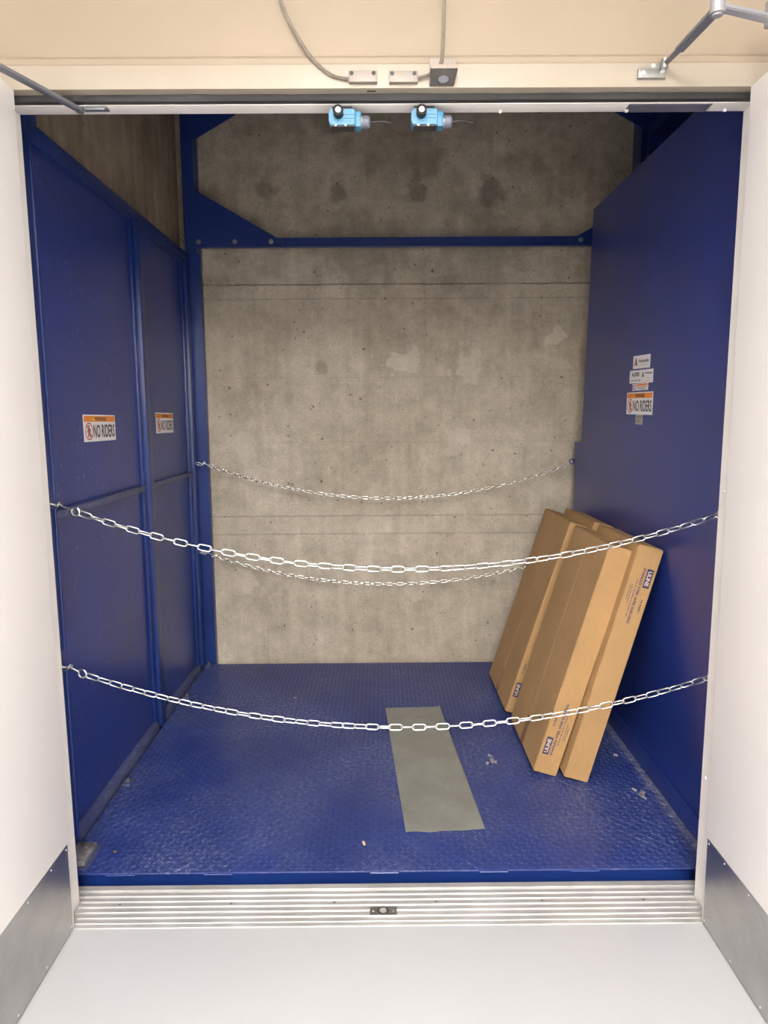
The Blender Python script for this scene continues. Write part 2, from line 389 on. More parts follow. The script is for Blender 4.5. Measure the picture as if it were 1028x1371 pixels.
# soft plaster lip where the wall turns onto the frame head
bm = B()
prof = [(0.008, WZ+0.026), (0.002, WZ+0.022), (-0.002, WZ+0.016), (-0.002, WZ+0.005), (0.0, WZ), (0.012, WZ), (0.012, WZ+0.026)]
prism(bm, [(-WO, y, z) for y, z in prof], (2*WO, 0, 0))
struct(obj('trim_1', bm, 'wall'))
# door frame
fr = bpy.data.objects.new('trim_2', None); C.objects.link(fr); fr['kind'] = 'structure'
def fobj(name, dims, mat='frame', bev=0.0015): return boxobj(name, dims, mat, fr, bev=bev, smooth=True)
fobj('head_casing', (-WO, WO, -0.004, 0.052, ZD, WZ))
for s in (-1, 1):
    a, b_ = sorted((s*JX, s*WO)); fobj('jamb_casing', (a, b_, -0.004, 0.052, 0, ZD-0.0005), 'frame_white')
    bm = B(); xb, xt = (1.008, 1.017) if s < 0 else (1.003, 1.015)   # the stops lean out slightly towards the head
    prism(bm, [(s*xb, 0.0525, 0), (s*WO, 0.0525, 0), (s*WO, 0.0525, ZD-0.018), (s*xt, 0.0525, ZD-0.018)], (0, 0.0555, 0))
    obj('jamb_stop', bm, 'frame_white', fr)
fobj('head_stop', (-WO, WO, 0.0525, 0.108, ZD-0.0172, WZ), 'frame_white')
# rubber gasket: slightly wavy black strip
bm = B(); n = 60; rows = []
for i in range(n+1):
    x = -1.02+2.04*i/n; wv = 0.0015*math.sin(i*0.35)+0.001*math.sin(i*1.1+1)
    rows.append([bm.verts.new((x, y, z)) for y, z in ((0.028+wv, ZD), (0.030+wv, ZD-0.009), (0.034+wv, ZD-0.0145+wv*.6), (0.0522, ZD-0.015), (0.0522, ZD))])
for i in range(n):
    for k in range(5): bm.faces.new([rows[i][k], rows[i][(k+1) % 5], rows[i+1][(k+1) % 5], rows[i+1][k]])
obj('gasket', bm, 'gasket', fr, smooth=True)
boxobj('latch_slot', (-0.043, -0.020, 0.009, 0.017, ZD-0.0006, ZD+0.001), 'black', fr)
for x in (0.327, 0.68, 0.955):
    bm = B(); cyl(bm, (x, 0.094, ZD-0.018), (x, 0.094, ZD-0.0235), 0.006, 12, 0.004); obj('silencer', bm, 'frame_white', fr, smooth=True)
for z in (1.34, 0.43):
    bm = B(); xs_ = 1.003+0.012*z/2.41; cyl(bm, (xs_, 0.08, z), (xs_-0.0045, 0.08, z), 0.006, 12, 0.004); obj('silencer', bm, 'frame_white', fr, smooth=True)
boxobj('soffit_strip', (0.675, 0.905, 0.056, 0.1075, ZD-0.0188, ZD-0.0173), 'strip_grey', fr, bev=0.0006)  # dark patch under the head stop, laid on as a thin grey strip

# shaft
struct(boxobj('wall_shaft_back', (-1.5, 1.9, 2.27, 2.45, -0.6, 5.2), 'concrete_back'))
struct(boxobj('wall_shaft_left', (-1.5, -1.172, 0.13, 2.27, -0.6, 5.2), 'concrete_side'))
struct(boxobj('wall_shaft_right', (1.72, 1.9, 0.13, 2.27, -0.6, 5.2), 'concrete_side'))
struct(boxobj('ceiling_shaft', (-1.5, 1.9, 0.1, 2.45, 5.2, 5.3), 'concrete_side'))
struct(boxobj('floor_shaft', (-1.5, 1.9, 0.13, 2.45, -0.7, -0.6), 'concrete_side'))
bm = B(); box(bm, -1.5, 1.9, 0.131, 0.16, WZ+0.03, 5.2); box(bm, -1.5, -1.2, 0.131, 0.16, -.6, WZ+.03); box(bm, 1.2, 1.9, 0.131, 0.16, -.6, WZ+.03); box(bm, -1.2, 1.2, 0.131, 0.16, -.6, -.06)
struct(obj('wall_shaft_front', bm, 'concrete_side'))

# threshold: fluted aluminium extrusion
thr = thing('threshold', 'fluted aluminium threshold across the doorway, in front of the blue platform', 'threshold', (0, 0.085, 0))
prof = [(-0.012, 0.0), (-0.011, 0.003), (-0.002, 0.0035)]
y = 0.004
for i in range(6):
    prof += [(y, 0.0040), (y+0.0012, 0.0058), (y+0.0034, 0.0058), (y+0.0046, 0.0046), (y+0.0200, 0.0046), (y+0.0210, 0.0054), (y+0.0232, 0.0054), (y+0.0240, 0.0040)]
    y += 0.0250
prof += [(0.1555, 0.0035), (0.1562, 0.0085), (0.178, 0.0090), (0.178, 0.0)]
bm = B(); prism(bm, [(-1.0, yy, zz) for yy, zz in prof], (2.0, 0, 0)); obj('fluted_plate', bm, 'alu', thr)
rear = [(0.1092, 0.0), (0.1092, 0.0046)] + [q for q in prof if q[0] > 0.1093]
for a in (-1.09, 1.0005):
    bm = B(); prism(bm, [(a, yy, zz) for yy, zz in rear], (0.0895, 0, 0)); obj('fluted_end', bm, 'alu', thr)
boxobj('end_filler', (-1.0075, -1.0, -0.010, 0.109, 0, 0.004), 'alu', thr); boxobj('end_filler', (1.0, 1.0065, -0.010, 0.109, 0, 0.004), 'alu', thr)
boxobj('strike_plate', (-0.059, 0.027, 0.026, 0.064, 0.004, 0.0095), 'steel', thr, bev=0.001)
bm = B(); torus(bm, (-0.017, 0.046, 0.0095), (0,0,1), 0.015, 0.0028); obj('socket_ring', bm, 'black_rubber', thr, smooth=True)
bm = B(); cyl(bm, (-0.017, 0.046, 0.009), (-0.017, 0.046, 0.0112), 0.011, 20); cyl(bm, (-0.017, 0.046, 0.0112), (-0.017, 0.046, 0.0118), 0.004, 12); obj('socket_plug', bm, 'alu', thr)
for x in (-0.048, 0.016):
    bm = B(); cyl(bm, (x, 0.045, 0.009), (x, 0.045, 0.0108), 0.0042, 14); obj('screw', bm, 'zinc', thr)
for x in (-0.87, -0.51, -0.175, 0.155, 0.50, 0.83):
    bm = B(); cyl(bm, (x, 0.0915, 0.004), (x, 0.0915, 0.0062), 0.0045, 14); obj('screw', bm, 'cast', thr)

# doors
def make_door(s, label):
    nm = 'door_1' if s < 0 else 'door_2'
    d = bpy.data.objects.new(nm, None); C.objects.link(d); d['kind'] = 'structure'; d.location = (s*XD, 0, 0); d['label'] = label
    a, b_ = sorted((s*XD, s*(XD+0.045)))
    boxobj('leaf', (a, b_, -0.965, -0.006, 0.006, ZD-0.001), 'door', d, bev=0.0015, smooth=True)
    a, b_ = sorted((s*(XD-0.0016), s*XD))
    kp = boxobj('kick_plate', (a, b_, -0.945, -0.018, 0.010, 0.288), 'steel', d, bev=0.0006)
    for yy, zz in [(-0.028, 0.276), (-0.028, 0.022), (-0.125, 0.277), (-0.19, 0.022), (-0.26, 0.277), (-0.35, 0.022), (-0.42, 0.277), (-0.6, .277), (-0.6, .022), (-0.8, .277), (-.8, .022)]:
        bm = B(); cyl(bm, (s*(XD-0.0016), yy, zz), (s*(XD-0.0034), yy, zz), 0.0036, 12, 0.0024); o = obj('screw', bm, 'zinc', kp)
    a, b_ = sorted((s*(XD+0.003), s*(XD+0.04)))
    boxobj('door_sweep', (a, b_, -0.96, -0.008, 0.0006, 0.0058), 'black_rubber', d)
    for zz in (0.25, 1.2, 2.2):
        bm = B(); cyl(bm, (s*(JX+0.004), -0.0135, zz-0.055), (s*(JX+0.004), -0.0135, zz+0.055), 0.007, 14); obj('hinge', bm, 'steel', d, smooth=True)
    return d
make_door(-1, 'white open door leaf at the left edge with a steel kick plate')
make_door(1, 'white open door leaf at the right edge with a steel kick plate')

# ================================================================== LIFT
BK = 2.215
plat = thing('lift_platform', 'blue steel lift platform with worn diamond tread deck', 'platform', (0, 1.2, DECK))
boxobj('deck', (-1.108, XR-0.001, 0.192, BK, DECK-0.006, DECK), 'blue_deck', plat)
bm = B(); box(bm, -1.108, XR-0.001, 0.226, 0.236, -0.12, DECK-0.0065); 
boxf = obj('front_apron', bm, 'blue', plat)
for x in (-0.95, -0.62, -0.06, 0.31, 0.62):   # stitch weld beads under the nosing
    bm = B(); pts = [(x+0.004*i, 0.1895, DECK-0.006-0.0008*(i % 2)) for i in range(25)]
    tube(bm, pts, 0.003, 6); obj('weld_bead', bm, 'blue', plat, smooth=True)
bm = B(); box(bm, -1.108, XR, 0.24, BK, -0.12, DECK-0.03); obj('under_frame', bm, 'blue', plat)
# raised tread lugs
verts = []; faces = []
p = 0.0225; ang = PI/4
nx = int(2.2/p)+1; ny = int(2.0/p)+1
def lug(cx, cy, a):
    c_, s_ = math.cos(a), math.sin(a); base = len(verts); hl, hw, h = 0.0115, 0.0036, 0.0022
    for (lx, ly, z) in ((-hl,0,0), (-hl*.45,-hw,0), (hl*.45,-hw,0), (hl,0,0), (hl*.45,hw,0), (-hl*.45,hw,0), (-hl*.55,0,h), (hl*.55,0,h)):
        verts.append((cx+lx*c_-ly*s_, cy+lx*s_+ly*c_, DECK+z-0.0001))
    for f in ((0,1,6), (1,2,7,6), (2,3,7), (3,4,7), (4,5,6,7), (5,0,6)): faces.append([base+i for i in f])
for i in range(nx):
    for j in range(ny):
        cx = -1.095+i*p; cy = 0.205+j*p
        if cx > XR-0.02 or cy > BK-0.01: continue
        lug(cx, cy, ang if (i+j) % 2 else -ang)
me = bpy.data.meshes.new('tread_pattern'); me.from_pydata([(x, y-1.2, z-DECK) for x, y, z in verts], [], faces)
tp = bpy.data.objects.new('tread_pattern', me); C.objects.link(tp); tp.parent = plat; me.materials.append(MT['blue_deck']); tp['kind'] = 'stuff'
# corner bracket and clips along the left edge
cb = boxobj('corner_bracket', (-1.104, -1.035, 0.222, 0.335, DECK+0.0045, DECK+0.024), 'worn_steel', plat, bev=0.004, smooth=True)
boxobj('bracket_base', (-1.104, -1.022, 0.205, 0.345, DECK, DECK+0.004), 'blue_worn', plat, bev=0.001)
bm = B(); bolt(bm, (-1.062, 0.30, DECK+0.024), (0,0,1), 0.006, 0.004); obj('bolt', bm, 'cast', cb)
for yy in (0.78, 1.69, 2.18):
    c_ = boxobj('clip', (-1.104, -1.068, yy-0.028, yy+0.028, DECK, DECK+0.012), 'blue_worn', plat, bev=0.002, smooth=True)
    bm = B(); bolt(bm, (-1.085, yy, DECK+0.012), (0,0,1), 0.008, 0.010); obj('bolt', bm, 'cast', c_, smooth=False)

# left guard panel
XS, XF = -1.138, -1.109
lp = thing('guard_panel', 'blue framed sheet steel guard panel on the left side of the lift', 'panel', (XS, 1.2, DECK))
boxobj('sheet', (XS-0.004, XS, 0.33, 1.285, DECK, 2.47), 'blue_left', lp)
boxobj('sheet', (XS-0.004, XS, 1.385, 2.13, DECK, 2.47), 'blue_left', lp)
def lpart(name, *d, mat='blue', bev=0.002): return boxobj(name, d, mat, lp, bev=bev, smooth=True)
lpart('front_post', XS-0.03, XF, 0.205, 0.350, DECK-0.02, 2.95)
bm = B(); cyl(bm, (XF, 0.345, DECK+0.03), (XF, 0.345, 2.46), 0.0065, 20); obj('post_edge_bead', bm, 'blue', lp, smooth=True)
lpart('post_extension', XS-0.03, XF-0.004, 0.351, 0.418, 2.498, 2.95)
lpart('middle_post', XS-0.03, XF, 1.325, 1.392, DECK+0.001, 2.447)
lpart('middle_post_flange', XS, XF-0.016, 1.283, 1.324, DECK+0.001, 2.447)
lpart('rear_post', XS-0.03, XF, 2.135, 2.185, DECK+0.001, 2.447)
lpart('rear_post_flange', XS, XF-0.014, 2.09, 2.134, DECK+0.001, 2.447)
lpart('top_rail', XS-0.03, XF, 0.351, 2.185, 2.448, 2.497)
lpart('top_rail_bead', XS, XF-0.02, 0.351, 2.13, 2.436, 2.4475)
for a, b_ in ((0.351, 1.282), (1.393, 2.089)):
    lpart('bottom_rail', XS, XF, a, b_, DECK+0.001, DECK+0.046, mat='blue_worn')
    lpart('middle_rail', XS, XF-0.002, a, b_, 1.232, 1.256, mat='blue_worn', bev=0.0015)
# post tabs above each chain eye
for z in (1.30, 0.752):
    lpart('eye_tab', XF, XF+0.006, 0.285, 0.325, z-0.02, z+0.035)

# rear masts, cross beam, gussets
bm = B(); box(bm, -1.130, -1.046, 2.217, 2.262, -0.5, 4.6); box(bm, -1.109, -1.05, 2.159, 2.2165, 2.50, 3.4); o = obj('guide_mast', bm, 'blue')
tag(o, 'blue steel guide mast standing at the left rear corner of the shaft', 'mast')
gm = o
bm = B(); box(bm, 1.445, 1.475, 2.13, 2.262, -0.5, 4.6); box(bm, 1.475, 1.64, 2.20, 2.262, -0.5, 4.6); box(bm, 1.60, 1.64, 2.13, 2.20, -.5, 4.6)
tag(obj('guide_mast', bm, 'blue'), 'blue steel guide mast behind the top of the right side panel', 'mast')
cbm = thing('cross_beam', 'blue bolted cross beam with gusset ends spanning the concrete back wall', 'beam', (0, 2.15, 2.55))
boxobj('beam_web', (-1.039, 1.444, 2.150, 2.158, 2.520, 2.573), 'blue', cbm, bev=0.001)
boxobj('beam_ledge', (-1.039, 1.444, 2.120, 2.1498, 2.516, 2.5225), 'blue', cbm, bev=0.001)
bm = B(); prism(bm, [(-1.060, 2.1435, 2.526), (-0.56, 2.1435, 2.526), (-0.56, 2.1435, 2.568), (-0.595, 2.1435, 2.574), (-1.035, 2.1435, 2.826), (-1.060, 2.1435, 2.826)], (0, 0.006, 0)); obj('gusset', bm, 'blue', cbm)
bm = B(); prism(bm, [(1.444, 2.1435, 2.526), (1.444, 2.1435, 2.75), (1.11, 2.1435, 2.574), (1.06, 2.1435, 2.566), (1.06, 2.1435, 2.526)], (0, 0.006, 0)); obj('gusset', bm, 'blue', cbm)
for x in (-1.032, -0.828, -0.624, 1.128):
    bm = B(); bolt(bm, (x, 2.143, 2.550), (0,-1,0), 0.009, 0.010); obj('bolt', bm, 'cast', cbm)
ub = thing('upper_cross_beam', 'blue upper cross beam whose sloped gussets show just under the door head', 'beam', (0, 2.15, 3.3))
boxobj('beam_web', (-1.039, 1.444, 2.150, 2.158, 3.26, 3.34), 'blue', ub, bev=0.001)
bm = B(); prism(bm, [(-1.060, 2.1435, 3.085), (-1.035, 2.1435, 3.095), (-0.60, 2.1435, 3.335), (-1.060, 2.1435, 3.335)], (0, 0.006, 0)); obj('gusset', bm, 'blue', ub)
bm = B(); prism(bm, [(1.47, 2.1235, 3.125), (1.47, 2.1235, 3.335), (1.07, 2.1235, 3.335)], (0, 0.006, 0)); obj('gusset', bm, 'blue', ub)
bm = B(); box(bm, 1.4755, 1.70, 1.0, 2.1, 3.08, 3.14); box(bm, 1.476, 1.70, 2.101, 2.129, 2.95, 3.3)
obj('side_bracket', bm, 'blue', ub)

# right guard panel: one smooth sheet
rp = thing('guard_panel', 'smooth blue sheet steel guard panel on the right side of the lift', 'panel', (XR, 1.2, DECK))
bm = B()
pts = [(0.2, DECK), (2.085, DECK), (2.085, 1.03), (2.105, 1.414), (1.968, 1.416), (1.895, 2.42), (1.878, 2.64), (0.2, 2.64)]
prism(bm, [(XR, y, z) for y, z in pts], (0.004, 0, 0)); obj('sheet', bm, 'blue_right', rp)
bm = B(); box(bm, XR-0.007, XR, 0.2, 2.08, DECK+0.001, 0.138, bev=0.0012); obj('toe_strip', bm, 'blue_right', rp)
bm = B(); box(bm, XR+0.0045, XR+0.045, 0.2, 0.26, DECK, 2.62); box(bm, XR+0.0045, XR+0.045, 1.1, 1.15, DECK, 2.62); box(bm, XR+.0045, XR+.045, 1.90, 1.95, DECK, 1.9)
obj('stiffener', bm, 'blue', rp)

# ================================================================== CHAINS
def link_mesh(name, pitch, d, wid):
    bm = B(); r = d/2; Lc = pitch+d; hw = wid/2-r; st = Lc/2-r-hw+r  # half length of the straight, centre line
    hl = (pitch)/2 + r - hw + r*0  # centre-line half length minus arc
    half = pitch/2 + r*1.0         # centre-line half length
    s = half-hw; pts = []
    for k in range(7): a = -PI/2+PI*k/6; pts.append((s+hw*math.cos(a), hw*math.sin(a), 0))
    for k in range(7): a = PI/2+PI*k/6; pts.append((-s+hw*math.cos(a), hw*math.sin(a), 0))
    tube(bm, pts, r, 7, closed=True); bmesh.ops.recalc_face_normals(bm, faces=bm.faces)
    me = bpy.data.meshes.new(name); bm.to_mesh(me); bm.free(); me.materials.append(MT['zinc'])
    for p_ in me.polygons: p_.use_smooth = True
    return me
big = link_mesh('link', 0.0405, 0.0052, 0.0240)
small = link_mesh('link', 0.0330, 0.0054, 0.0205); small.materials[0] = MT['shaded_zinc']
def chain(label, mesh, pitch, y0, a, x0, zmin, xs, xe, yfun=None, group=None, drift=0.25, seed=1):
    rnd = random.Random(seed)
    f = lambda x: zmin+a*(x-x0)**2
    t = thing('safety_chain', label, 'chain', (x0, y0, zmin))
    x = xs; i = 0; tw = 0.2
    while x < xe:
        sl = 2*a*(x-x0); dx = pitch/math.sqrt(1+sl*sl); xm = x+dx/2; sl = 2*a*(xm-x0)
        o = bpy.data.objects.new('link', mesh); C.objects.link(o); o.parent = t
        yy = yfun(xm) if yfun else 0
        th = math.atan(sl)
        # tilt in XZ plane then roll about the chain's own axis
        R_ = Matrix.Rotation(-th, 4, 'Y') @ Matrix.Rotation(i*PI/2 + PI/2 + tw, 4, 'X')
        o.matrix_local = Matrix.Translation((xm-x0, yy, f(xm)-zmin)) @ R_
        tw += rnd.uniform(-drift, drift); tw = max(-0.75, min(0.75, tw))
        x += dx; i += 1
    return t, f
def hook(t, p_eye, p_ring, wr=0.0032, ringR=0.0145):
    pe, pr = Vector(p_eye), Vector(p_ring)
    d = (pr-pe).normalized()
    # eye ring on the tab, open snap hook, end ring
    bm = B(); torus(bm, pe+Vector((-0.016, 0, -0.006)), (0.1, 0.5, 1), 0.019, wr*1.25); obj('eye', bm, 'zinc' if t['_z'] else 'blue', t, smooth=True)
    e = pr-d*ringR
    pts = [pe+Vector((-0.012, -0.002, -0.012)), pe+Vector((-0.001, -0.005, -0.017)), pe+Vector((0.010, -0.006, -0.010)), pe+Vector((0.014, -0.004, 0.000)), pe+d*0.024, e]
    cr = []
    for i in range(len(pts)-1):
        for k in range(5):
            cr.append(pts[i].lerp(pts[i+1], k/5))
    cr.append(pts[-1])
    bm = B(); tube(bm, cr, wr, 8); torus(bm, pe+d*0.02+Vector((0, 0, 0.006)), (0, 1, 0), 0.0055, wr*0.8, 12, 6)
    obj('hook', bm, 'zinc', t, smooth=True)
    bm = B(); torus(bm, pr, (0.15, 1, 0), ringR, wr*1.05); obj('end_ring', bm, 'zinc', t, smooth=True)

# front chains
t, f = chain('upper bright zinc chain hanging across the lift entrance in front of the cartons', big, 0.0405, 0.30, 0.167, 0.08, 1.062, -1.008, 1.098, seed=3)
t['_z'] = 1; hook(t, (XF+0.022, 0.302, 1.292), (-1.021, 0.30, 1.264)); del t['_z']
bm = B(); torus(bm, (XR-0.008, 0.30, f(1.112)), (0, 1, 0), 0.012, 0.003); obj('end_ring', bm, 'zinc', t, smooth=True)
t, f = chain('lower bright zinc chain hanging across the lift entrance near knee height', big, 0.0405, 0.30, 0.1622, 0.082, 0.506, -1.018, 1.098, seed=11)
t['_z'] = 1; hook(t, (XF+0.020, 0.302, 0.738), (-1.034, 0.30, 0.708)); del t['_z']
bm = B(); torus(bm, (XR-0.008, 0.30, f(1.112)), (0, 1, 0), 0.012, 0.003); obj('end_ring', bm, 'zinc', t, smooth=True)
# rear chains
t, f = chain('upper chain in shade-dimmed zinc against the concrete back wall between the blue panels', small, 0.0330, 2.105, 0.176, 0.05, 1.091, -1.02, 1.098, seed=5)
t['_z'] = 1; hook(t, (-1.060, 2.105, 1.307), (-1.000, 2.105, 1.289), 0.0026, 0.010); del t['_z']
bm = B(); torus(bm, (1.102, 2.105, 1.300), (0, 1, 0), 0.0125, 0.0032); torus(bm, (1.128, 2.108, 1.300), (0.2, 1, 0), 0.0125, 0.0032); obj('end_ring', bm, 'blue', t, smooth=True)
t, f = chain('lower chain in shade-dimmed zinc at the back wall, its right end behind the cartons', small, 0.0330, 2.105, 0.159, 0.05, 0.575, -1.02, 1.06, seed=8)
t['_z'] = 1; hook(t, (-1.060, 2.105, 0.780), (-1.000, 2.105, 0.755), 0.0026, 0.010); del t['_z']

# ================================================================== CARTONS
def carton(label, x, y, th, t, dep, Ln, top_print, yaw=0.0, prints=True, seam=True):
    o = thing('carton', label, 'carton', (x, y, DECK+0.0005), (0, th, yaw))
    # local: x from -t to 0, y 0..dep, z 0..Ln ; pivot = bottom right front edge
    bm = B(); box(bm, -t+0.003, 0, 0, dep, 0, Ln, bev=0.003); obj('box_body', bm, 'card', o, local=True)
    g = 0.0012; mid = dep*0.5
    for a, b_ in ((0.003, mid-g), (mid+g, dep-0.003)):
        bm = B(); box(bm, -t, -t+0.0029, a, b_, 0.002, Ln-0.002, bev=0.001); obj('flap', bm, 'card2', o, local=True)
    # tape over the ends of the flap seam
    for a, b_ in ((-0.001, 0.13), (Ln-0.10, Ln+0.001)):
        bm = B(); box(bm, -t-0.0004, -t, mid-0.028, mid+0.028, max(a, 0.002), min(b_, Ln-0.002)); obj('tape', bm, 'tape' if a < 0.5 else 'card2', o, local=True)
    # end flaps at the top
    for a, b_ in ((0.004, mid-g), (mid+g, dep-0.004)):
        bm = B(); box(bm, -t+0.004, -0.002, a, b_, Ln, Ln+0.0025, bev=0.0008); obj('end_flap', bm, 'card2', o, local=True)
    bm = B(); box(bm, -t*0.8, -t*0.22, mid-0.02, mid+0.02, Ln+0.0025, Ln+0.0029); obj('tape', bm, 'card2', o, local=True)
    # print on the narrow face that looks at the door (normal -y)
    if prints:
        # text frame: u = reading direction, v = up of letters
        if not top_print:   # reads upward, letter tops to the left
            u, v = Vector((0, 0, 1)), Vector((-1, 0, 0)); org = Vector((-t+0.012, -0.0006, 0.085))
        else:               # reads downward, letter tops to the right
            u, v = Vector((0, 0, -1)), Vector((1, 0, 0)); org = Vector((-0.012, -0.0006, Ln-0.085))
        Mx = Matrix((u, v, u.cross(v))).transposed().to_4x4(); Mx.translation = org
        def T(px, py): return Mx @ Matrix.Translation((px, -py, 0))
        bm = B(); box(bm, 0, 0.078, -0.026, 0.0, -0.0002, 0.0002, mat=Mx); lb = obj('logo_block', bm, 'ink', o, local=True)
        tb = fit_text('ULINE', T(0.008, 0.013) @ Matrix.Translation((0,0,0.0005)), 0.062, 0.0165, 0.03)
        obj('logo_lettering', tb, 'cardwhite', lb, local=True, recalc=False)
        tb = merge(fit_text('H-5441', T(0.128, 0.010), 0.052, 0.0095), fit_text('STAINLESS STEEL WIRE SHELVING', T(0.0, 0.038), 0.235, 0.0110, 0.025))
        obj('printed_text', tb, 'ink', o, local=True, recalc=False)
        bm = B(); rnd = random.Random(5)
        for row, (s0, e0) in ((0.053, (0.05, 0.20)), (0.066, (0.075, 0.155)), (0.074, (0.075, 0.14))):
            q = s0
            while q < e0:
                w_ = rnd.uniform(0.003, 0.010); box(bm, q, q+w_, -row-0.0013, -row+0.0013, -0.0002, 0.0002, mat=Mx); q += w_+rnd.uniform(0.0015, 0.005)
        obj('fine_print', bm, 'ink', o, local=True)
    return o
TH = math.radians
carton('long brown carton, front left one of the leaning four, navy print near its foot', 0.720, 0.803, TH(16.7), 0.101, 0.522, 1.012, False)
carton('long brown carton at front right resting on the blue side panel, navy print at top', 0.840, 0.752, TH(15.55), 0.103, 0.530, 1.018, True)
carton('long brown carton at rear left of the stack, a strip of narrow side showing', 0.706, 1.410, TH(17.55), 0.101, 0.530, 1.016, False)
carton('long brown carton mostly hidden behind the front right carton, only its top showing', 0.840, 1.350, TH(15.55), 0.101, 0.530, 1.018, False, prints=False)

# ================================================================== METAL SHEET
sh = thing('metal_sheet', 'loose grey galvanised metal sheet lying on the blue deck', 'sheet', (0.18, 0.97, DECK+0.0018))
P = [Vector((0.068, 0.413, 0)), Vector((0.362, 0.418, 0)), Vector((0.286, 1.531, 0)), Vector((0.002, 1.518, 0))]
bm = B(); nu, nv = 14, 40; g0 = []; zt = DECK+0.0018
for layer in (0, 1):
    g_ = []
    for j in range(nv+1):
        row = []
        for i in range(nu+1):
            a = P[0].lerp(P[1], i/nu); b_ = P[3].lerp(P[2], i/nu); q = a.lerp(b_, j/nv)
            z = zt + 0.002*(1+math.sin(j*0.35+i*0.2))*0.5 + (0.007*max(0, (i-nu+1))) * (0.6+0.4*j/nv) + 0.0012*layer
            if j == 0: q.y += 0.004*math.sin(i*1.1) - (0.006 if i < 9 else 0)
            row.append(bm.verts.new((q.x, q.y, z)))
        g_.append(row)
    g0.append(g_)
for j in range(nv):
    for i in range(nu):
        bm.faces.new([g0[1][j][i], g0[1][j][i+1], g0[1][j+1][i+1], g0[1][j+1][i]]); bm.faces.new([g0[0][j][i], g0[0][j+1][i], g0[0][j+1][i+1], g0[0][j][i+1]])
for j in range(nv):
    for i in (0, nu): bm.faces.new([g0[0][j][i], g0[1][j][i], g0[1][j+1][i], g0[0][j+1][i]])
for i in range(nu):
    for j in (0, nv): bm.faces.new([g0[0][j][i], g0[0][j][i+1], g0[1][j][i+1], g0[1][j][i]])
obj('sheet_panel', bm, 'galv', sh, smooth=True)
bm = B(); a, b_ = P[1].lerp(P[0], 0.02), P[2].lerp(P[3], 0.02)
prism(bm, [(a.x+0.003, a.y+0.01, zt+0.006), (a.x+0.008, a.y+0.01, zt+0.002), (b_.x+0.008, b_.y, zt+0.004), (b_.x+0.004, b_.y, zt+0.016)], (-0.0012, 0, 0.0004)); obj('folded_edge', bm, 'galv', sh)

# ================================================================== SIGNS
def sign_frame(side, y0, y1, z0, z1, rot=0.0):
    """Matrix mapping sign plane (u right, v up, n out) to world; side -1 left sheet, +1 right sheet. y0 = reading start"""
    n_ = Vector((1, 0, 0)) if side < 0 else Vector((-1, 0, 0))
    u = Vector((0, 1, 0)) if side < 0 else Vector((0, -1, 0))
    v = Vector((0, 0, 1)); X = XS if side < 0 else XR
    Mx = Matrix((u, v, n_)).transposed().to_4x4()
    Mx.translation = Vector((X, y0, z0)) + n_*0.0004
    return Mx @ Matrix.Rotation(rot, 4, 'Z'), abs(y1-y0), z1-z0
def rect(bm, Mx, a, b_, c_, d_, z0, z1): box(bm, a, b_, c_, d_, z0, z1, mat=Mx)
def tri(bm, Mx, pts, z, h=0.0002): prism(bm, [(x, y, z) for x, y in pts], (0, 0, h), mat=Mx)
def ringflat(bm, Mx, cx, cy, rx, ry, wd, z):
    n = 28
    o_ = [bm.verts.new(Mx @ Vector((cx+rx*math.cos(2*PI*k/n), cy+ry*math.sin(2*PI*k/n), z))) for k in range(n)]
    i_ = [bm.verts.new(Mx @ Vector((cx+(rx-wd)*math.cos(2*PI*k/n), cy+(ry-wd)*math.sin(2*PI*k/n), z))) for k in range(n)]
    for k in range(n): bm.faces.new([o_[k], o_[(k+1) % n], i_[(k+1) % n], i_[k]])
